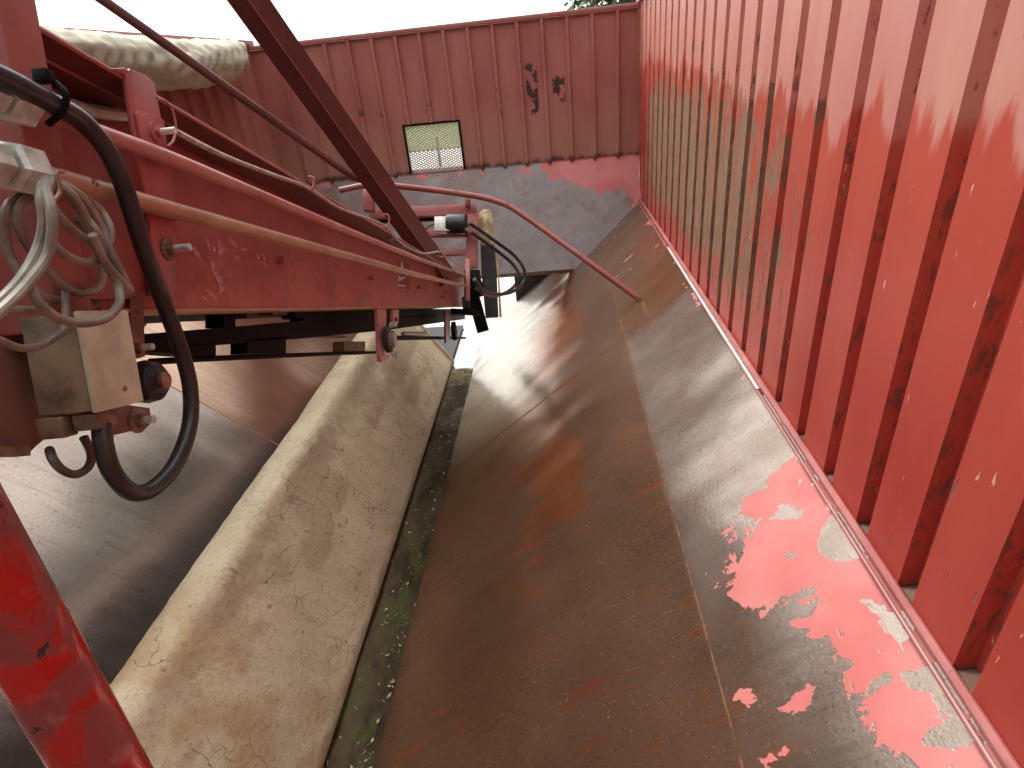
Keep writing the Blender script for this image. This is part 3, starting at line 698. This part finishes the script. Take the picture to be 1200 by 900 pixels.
# electric conduit clipped along the beam
cdt = MB().tube(smooth_path([bm_(x, y, .057) for x, y in ((204, 153), (232, 168), (270, 186), (320, 205), (360, 220), (400, 245), (448, 263), (466, 282), (486, 294), (500, 297), (516, 295), (524, 302), (541, 312))], 5), .0031, 8).build('conduit', 'zincwire', BOOM, smooth=True)
for px, py in ((364, 214), (452, 258), (518, 292)):
    k = bm_(px, py, .058); sc_ = (k.dot(CF))/FPX
    MB().tube(smooth_path([k+CR*(a*sc_)+CD*(b*sc_) for a, b in ((-3, -7), (3, -6), (4, 2), (1, 9), (-4, 8))], 4), .0022, 6).build('clip', 'frame', cdt, smooth=True)
MB().tube([bm_(x, y, .01) for x, y in ((78, 122), (100, 129), (125, 133), (156, 136))], .0062, 10).build('conduit', 'galv', BOOM, smooth=True)
# diagonal angle strut and stay rod
A, Bq = depth(524, 330, 2.72), depth(291, 0, 1.72); Bq = A+(Bq-A)*1.5
pl = (CR*-.82+CD*.58); dirs = (Bq-A).normalized()
so_ = MB()
for vec_, tt in ((pl*.052+CF*.02, 0), (pl*-.055+CF*.03, 1)):
    n_ = dirs.cross(vec_).normalized(); n_ = n_ if n_.dot(CF) < 0 else -n_
    so_.slab([A, Bq, Bq+vec_, A+vec_], n_, .005)
so2 = so_.build('diagonal_strut', 'maroon_shaded', BOOM)
MB().tube([A-CF*.002, Bq-CF*.002], .0022, 6).build('strut_edge', 'frame', so2)
rodp = smooth_path([depth(-40, -110, 2.05), depth(122, 1, 2.35), depth(330, 148, 2.95), depth(402, 199, 3.2), depth(420, 209, 3.27), depth(434, 214, 3.33)], 5)
MB().tube(rodp, .0205, 10).build('stay_rod', 'maroon_shaded', BOOM, smooth=True)
endp = onpl(746, 349, (-SR, 0, 1), ZB-SR*XR); de = endp.dot(CF)-.05
lv = smooth_path([depth(398, 223, 3.42), depth(432, 217, 3.42), depth(475, 219, 3.45), depth(552, 229, 3.5), depth(585, 237, 3.5), depth(610, 250, 3.48), depth(680, 300, de*.5+1.73), depth(747, 349, de)], 6)
MB().tube(lv, .0175, 12).build('lever_tube', 'lever', BOOM, smooth=True)
# frame at the far end
DE = 3.6
def bar(p0, p1, d0, d1, wpx, deep, mat, name, parent=None):
    a, b = depth(*p0, d0), depth(*p1, d1); t = (b-a).normalized(); side = t.cross(CF).normalized()*(wpx*.5*d0/FPX); back = CF*deep
    return MB().hexa([a-side, b-side, b-side+back, a-side+back, a+side, b+side, b+side+back, a+side+back]).build(name, mat, parent or BOOM, bevel=.003)
bar((432, 250), (558, 244.5), DE, DE, 12, .07, 'frame', 'end_frame'); bar((440, 258), (550, 253), DE+.05, DE+.05, 5, .04, 'black', 'end_frame')
bar((554, 250), (552, 313), DE, DE, 13, .07, 'frame', 'end_frame')
bar((495, 272.5), (548, 272.5), DE+.01, DE+.01, 9, .05, 'frame', 'end_frame')
bar((520, 296), (548, 295), DE+.01, DE+.01, 6, .05, 'frame', 'end_frame')
bar((431, 221), (431, 246), DE-.1, DE-.1, 12, .06, 'frame', 'end_frame')
bar((548, 229), (548, 241), DE-.05, DE-.05, 6, .04, 'frame', 'end_frame')
bar((548, 303), (548, 352), DE-.35, DE-.35, 5, .03, 'pipe_red', 'end_frame')
for p0, p1, d_, w_ in (((553, 316), (553, 364), DE, 18), ((556, 352), (566, 388), DE+.03, 14), ((528, 364), (560, 366), DE-.3, 6), ((556, 318), (566, 345), DE-.1, 8)): bar(p0, p1, d_, d_, w_, .06, 'black', 'drive_bracket')
MB().cyl(depth(542, 355, DE-.3), BN, .035, .04, 14).build('drive_boss', 'darkplate', BOOM, smooth=True)
gp = MB().slab([depth(x, y, DE+.08) for x, y in ((561, 250), (566, 245), (576, 245), (578, 262), (579, 286), (563, 288))], -CF, .05).build('pulley_guard', 'pulley', BOOM, bevel=.004)
MB().slab([depth(x, y, DE+.08) for x, y in ((563, 288.5), (579, 286.5), (582, 320), (584, 371), (569, 372), (565, 330))], -CF, .05).build('guard_leg', 'darkplate', gp)
MB().slab([depth(x, y, DE+.078) for x, y in ((580, 286.5), (583.5, 300), (588, 371), (585, 371), (583, 320))], -CF, .04).build('guard_lip', 'pulley', gp)
# hydraulic motor with two hoses
mt = MB().tube([depth(523, 262.5, DE-.06), depth(526, 262.5, DE-.06), depth(545, 262.5, DE-.06), depth(548, 262.5, DE-.06)], [.055, .062, .062, .05], 18).build('motor', 'rubber', BOOM, smooth=True)
bar((509, 262), (527, 262), DE-.1, DE-.1, 17, .07, 'galv', 'motor_block', mt)
MB().tube(smooth_path([depth(x, y, DE-.06) for x, y in ((510, 262), (503, 265), (499, 269))], 4), .006, 6).build('motor_lead', 'rubber', mt, smooth=True)
for px in ([(541, 256), (560, 268), (585, 286), (603, 300), (614, 316), (613, 331), (600, 342), (580, 345), (566, 340), (556, 327)], [(541, 265), (562, 279), (585, 296), (602, 311), (608, 325), (600, 338), (585, 346), (570, 346), (558, 338)]):
    k = [DE-.1+.05*min(i, 3)-.12*max(0, i-5) for i in range(len(px))]
    MB().tube(smooth_path([depth(x, y, d) for (x, y), d in zip(px, k)], 5), .0105, 10).build('hydraulic_hose', 'rubber', mt, smooth=True)
    MB().tube([depth(*px[0], k[0]), depth((px[0][0]+px[1][0])/2, (px[0][1]+px[1][1])/2, (k[0]+k[1])/2)], .0135, 10).build('hose_ferrule', 'steel', mt, smooth=True)
# post carrying the boom and hanging mount plate
a0, a1 = bc(16, 100, .052)[0], bc(62, 100, .052)[0]
BB().bbox(a0, a1, -.02, .55, -.03, .052).build('post', 'post', BOOM, bevel=.003)
mp = BB().poly([(-60, 352), (120, 352), (118, 480), (112, 497), (62, 508), (44, 522), (34, 532), (-60, 536)], .004, .02).build('mount_plate', 'mount', BOOM, bevel=.001)
BB().poly([(-60, 523), (36, 523), (36, 534), (-60, 536)], .016, .012).build('plate_lip', 'gland', mp)
BB().poly([(152, 348), (168, 347), (170, 418), (156, 420)], .004, .012).build('hanger', 'mount', BOOM)
hp = BB().poly([(120, 470), (176, 478), (178, 494), (173, 501), (130, 511), (122, 500)], .010, .008).build('mount_plate', 'mount', BOOM, bevel=.001)
hexbolt(bm_(160, 493, .0105), .007, .009, hp, 'bolt', True, .008)
hexbolt(bm_(158, 408, .0045), .006, .008, hp, 'bolt', True, .01)
gr = MB().tube([bm_(165, 448, .0)-BN*.002, bm_(165, 448, .0)+BN*.006, bm_(165, 448, .0)+BN*.016, bm_(165, 448, 0)+BN*.022], [.020, .0215, .0195, .013], 20).build('rubber_mount', 'rubber', BOOM, smooth=True)
MB().cyl(bm_(165, 448, .0)+BN*.020, BN, .0085, .006, 14).build('mount_bolt', 'bolt', gr, smooth=True)

# junction box bolted to the mount plate
s1 = .068; aL, hT = bc(92, 366, s1); aR = bc(147, 360, s1)[0]; hB = bc(98, 486, s1)[1]
JB = thing('junction_box', 'small cream metal electrical box hanging under the red boom beside the cable coil', 'junction box', bl((aL+aR)/2, hB, s1-.03))
BB().bbox(aL, aR, hB, hT, .024, s1-.004).build('box_body', 'boxbody_shaded', JB, bevel=.0015)
ld = BB().bbox(aL-.001, aR+.001, hB-.001, hT+.001, s1-.0035, s1+.001).build('lid', 'boxlid', JB, bevel=.001)
MB().cyl(bl(aL+(aR-aL)*.62, hB+(hT-hB)*.17, s1+.0005), BN, .0021, .0012, 12).build('screw', 'bolt', ld, smooth=True)
BB().bbox(aL+.002, aL+(aR-aL)*.5, hB-.014, hB-.0015, s1-.022, s1-.004).build('cable_gland', 'gland', JB, bevel=.0015)
BB().bbox(aL-.004, aL+.010, hB-.017, hB-.0015, .024, .044).build('cable_gland', 'gland', JB, bevel=.0015)

# black hose loop
def hose(name, px, r, mat, label, cat, n=10, group=None):
    o = MB().tube(smooth_path([bm_(x, y, s_) for x, y, s_ in px], 7), r, n).build(name, mat, smooth=True); tag(o, label, cat, group); return o
hose('black_hose', [(-40, 72, .080), (0, 89, .080), (30, 104, .081), (62, 121, .081), (95, 141, .081), (125, 175, .082), (145, 218, .083), (168, 290, .076), (190, 350, .066), (212, 410, .066), (223, 455, .066), (222, 500, .066), (206, 543, .066), (180, 572, .065), (155, 577, .064), (133, 556, .062), (122, 525, .060), (119, 497, .058)], .0069, 'rubber', 'thick black hose looping down from the pipes to the junction box', 'hose', 12)
hose('short_cable', [(98, 512, .034), (107, 532, .034), (103, 548, .034), (88, 556, .034), (72, 550, .034), (62, 538, .033), (58, 527, .022)], .0032, 'hose_grey', 'short grey cable loop hanging below the mount plate', 'cable', 8)
# coil of grey cable
CO = thing('cable_coil', 'coil of stiff grey cable tied to the tan pipe above the junction box', 'cable', bm_(70, 380, .05))
for pts, s_, r in (([(-25, 372), (5, 348), (28, 322), (44, 292), (51, 262), (48, 232), (50, 217), (58, 211), (66, 217)], .090, .0036),
                   ([(-25, 385), (8, 358), (36, 328), (54, 302), (61, 275), (60, 245), (55, 224), (60, 214)], .096, .0036),
                   ([(66, 213), (84, 228), (98, 250), (110, 278), (122, 305), (140, 328), (152, 340), (148, 332), (138, 312), (128, 292), (117, 264), (104, 242), (88, 224), (70, 214)], .088, .0034),
                   ([(60, 240), (78, 262), (98, 278), (116, 288), (128, 284), (129, 268), (120, 250), (106, 236), (90, 226), (72, 216)], .082, .0034),
                   ([(34, 335), (48, 358), (72, 374), (100, 379), (126, 372), (140, 354), (137, 332), (122, 305), (108, 275)], .092, .0034),
                   ([(62, 285), (78, 300), (98, 307), (116, 304), (122, 292), (112, 270), (98, 252), (82, 232), (68, 218)], .086, .0033),
                   ([(30, 228), (10, 240), (5, 268), (12, 300), (28, 325), (48, 346), (70, 352)], .052, .0034),
                   ([(40, 228), (24, 240), (22, 265), (34, 290), (52, 310), (72, 333), (96, 343), (116, 336), (121, 316), (116, 296), (104, 276), (92, 256)], .058, .0034),
                   ([(-20, 392), (2, 400), (24, 408), (48, 405), (66, 394), (76, 382), (77, 340)], .060, .0030),
                   ([(-10, 362), (20, 363), (50, 361), (85, 345), (96, 330)], .050, .0030),
                   ([(78, 372), (77, 340), (76, 300), (70, 250), (66, 220)], .046, .0042)):
    MB().tube(smooth_path([bm_(x, y, s_+.003*math.sin(i*1.7)) for i, (x, y) in enumerate(pts)], 6), r*.86, 9).build('cable_loop', 'cable_grey', CO, smooth=True)
MB().tube(smooth_path([bm_(x, y, .098) for x, y in ((74, 201), (66, 204), (70, 222), (66, 232), (60, 236))], 4), .0014, 6).build('tie_wire', 'bolt', CO, smooth=True)
tie = MB(); c = bm_(60, 112, .080); tie.tube(smooth_path([c+BW*.008+BN*.004, c+BN*.010, c-BW*.010+BN*.006, c-BW*.018+BN*-.006], 4), .0022, 6)
to = tie.build('cable_tie', 'black', smooth=True); tag(to, 'black cable tie binding the hose to the red pipe', 'cable tie')
BB().bbox(*(lambda q: (q[0]-.004, q[0]+.004, q[1]+.006, q[1]+.014))(bc(58, 108, .084)), .077, .087).build('tie_head', 'black', to, bevel=.001)

# red handrail tube in front
r0, r1 = depth(0, 688, .40), depth(115, 890, .44); dr_ = r1-r0
q = r0+dr_*((r0.z-rp(r0.x))/(-dr_.z+SR*dr_.x)) if (-dr_.z+SR*dr_.x) > 0 else r0+dr_*6
HR = MB().tube(smooth_path([r0-dr_*2.2, r0, r1, r1+dr_*2, q], 5), .0262, 24).build('handrail', 'rail', smooth=True); tag(HR, 'glossy red handrail tube with chipped paint slanting past the ridge', 'handrail')

# rolled tarpaulin on the left wall
TP = thing('rolled_tarpaulin', 'rolled cream canvas tarpaulin lying along the top of the far side wall', 'tarpaulin', (-2.2, 3.5, ZT))
m = MB(); ns, nr_ = 260, 36
for i in range(ns+1):
    f = i/ns; y = 4.52-3.3*f; rr = .135*(1-.55*max(0, 1-f/.06)**2)+.012*math.sin(f*9)
    for j in range(nr_):
        th = 2*math.pi*j/nr_; q = Vector((math.cos(th)*1.5, y*2.2, math.sin(th)*1.5))
        wr = .02*mnoise.noise(q*1.3)+.011*math.sin(y*52+th*2.2+7*mnoise.noise(q*.8))*(.25+1.3*abs(mnoise.noise(q*.9)))+.006*mnoise.noise(q*5)
        rad_ = rr+wr
        m.v.append(Vector((-2.15+rad_*1.05*math.cos(th), y+.05*math.sin(th), ZT-.075-.03*math.sin(math.pi*min(1, f*2.2))-.12*max(0, f-.55)+rad_*math.sin(th)*(.72 if math.sin(th) > 0 else 1.0+.25*mnoise.noise(Vector((y*1.7, 3, 0)))))))
for i in range(ns):
    for j in range(nr_): a = i*nr_+j; b = i*nr_+(j+1) % nr_; m.f.append((a, b, b+nr_, a+nr_))
m.f.append(tuple(range(nr_))); m.f.append(tuple(ns*nr_+j for j in range(nr_)))
m.build('roll', 'canvas', TP, smooth=True, sharp=180)

# ------------------------------------------------------------------ outside: unseen shed added behind to shade the hopper, trees, house, hedge, washing pole
SH = thing('unseen_shed', 'unseen tall dark shed added behind the open end of the hopper to block sky light', 'shed', (0, -4, GZ))
MB().box((-9, -9, GZ), (9, -2.3, 4.8)).build('wall', 'sheetclad', SH)
MB().box((-9.3, -9.3, 4.8), (9.3, -1.9, 5.0)).build('roof', 'roof', SH)
def tree(name, label, base, hgt, crown, rx_, rz_, n, seed, lsize, group=None):
    t = thing(name, label, 'tree', base, group); rg = random.Random(seed); b = Vector(base); c = Vector(crown)
    m = MB(); m.tube(smooth_path([b, b.lerp(c, .4)+Vector((.15, -.1, 0)), c+Vector((0, 0, rz_*.3))], 5), [max(.04, .03*hgt*(1-.055*i)) for i in range(11)], 8)
    ends = []
    for k in range(14):
        a = rg.uniform(0, 6.28); z0 = b.lerp(c, rg.uniform(.55, 1.0)); e = c+Vector((math.cos(a)*rx_*rg.uniform(.4, .85), math.sin(a)*rx_*rg.uniform(.4, .85), rz_*rg.uniform(-.6, .8)))
        m.tube([z0, z0.lerp(e, .5)+Vector((0, 0, .1*rz_)), e], [.012*hgt, .008*hgt, .003*hgt], 5); ends.append(e)
    m.build('trunk', 'bark', t, smooth=True)
    m = MB(); cl = []
    while len(cl) < 120:
        v = Vector((rg.uniform(-1, 1), rg.uniform(-1, 1), rg.uniform(-1, 1)))
        if .35 < v.length < 1: cl.append((c+Vector((v.x*rx_, v.y*rx_, v.z*rz_)), rg.uniform(.14, .3)*rx_))
    for i in range(n):
        cc, rr = rg.choice(cl); p = cc+Vector((rg.gauss(0, .5), rg.gauss(0, .5), rg.gauss(0, .42)))*rr
        d = Vector((rg.gauss(0, 1), rg.gauss(0, 1), rg.gauss(0, .6))).normalized(); e = d.cross(Vector((rg.gauss(0, 1), rg.gauss(0, 1), rg.gauss(0, 1)))).normalized(); L = lsize*rg.uniform(.6, 1.4)
        m.quad(p-d*L, p+e*L*.5, p+d*L, p-e*L*.5)
    m.build('crown', 'leaf', t)
    return t
tree('broadleaf_tree', 'broad green tree showing just above the red end wall', (6.0, 27, GZ), 9, (5.2, 27, 3.0), 4.6, 3.4, 7000, 5, .22, 'trees beyond the hopper')
tree('broadleaf_tree', 'very tall leafy tree standing beside the corrugated side wall', (10.6, 8.4, GZ), 16, (10.3, 8.2, 5.0), 7.4, 7.6, 34000, 8, .5, 'trees beyond the hopper')
HS = thing('white_house', 'white rendered house with dark windows seen through the mesh hatch', 'house', (-12.5, 42, GZ))
MB().box((-17, 40, GZ), (-8.9, 47, .6)).build('wall', 'render', HS)
MB().slab([(-17.3, 39.7, .6), (-8.6, 39.7, .6), (-8.6, 43.5, 1.5), (-17.3, 43.5, 1.5)], (0, -.5, .8), .12).build('roof', 'roof', HS)
for x in (-15, -11):
    wn = MB().box((x-.55, 39.96, -1.3), (x+.55, 39.99, .0)).build('window', 'glass', HS); MB().box((x-.65, 39.9, -1.42), (x+.65, 39.995, -1.31)).build('sill', 'render', wn)
HD = thing('clipped_hedge', 'dark green clipped hedge at the back of the lawn', 'hedge', (-2, 44, GZ))
m = MB(); rg = random.Random(4)
for i in range(9000):
    p = Vector((rg.uniform(-8.6, 14), rg.uniform(43.2, 44.8), GZ+rg.random()**.6*3.0)); d = Vector((rg.gauss(0, 1), rg.gauss(0, .6), rg.gauss(0, 1))).normalized(); e = d.cross(Vector((rg.gauss(0, 1), rg.gauss(0, 1), rg.gauss(0, 1)))).normalized(); L = rg.uniform(.12, .25)
    m.quad(p-d*L, p+e*L*.6, p+d*L, p-e*L*.6)
m.build('foliage', 'leaf', HD); MB().box((-8.4, 43.6, GZ), (13.8, 44.4, GZ+2.6)).build('branches', 'bark', HD)
PO = MB(); PO.tube([(-3.85, 20.5, GZ), (-3.85, 20.5, -1.95), (-3.85, 20.5, -1.85)], [.045, .035, .05], 8)
po = PO.build('yard_post', 'black'); tag(po, 'thin dark post standing on the yard behind the mesh hatch', 'post')
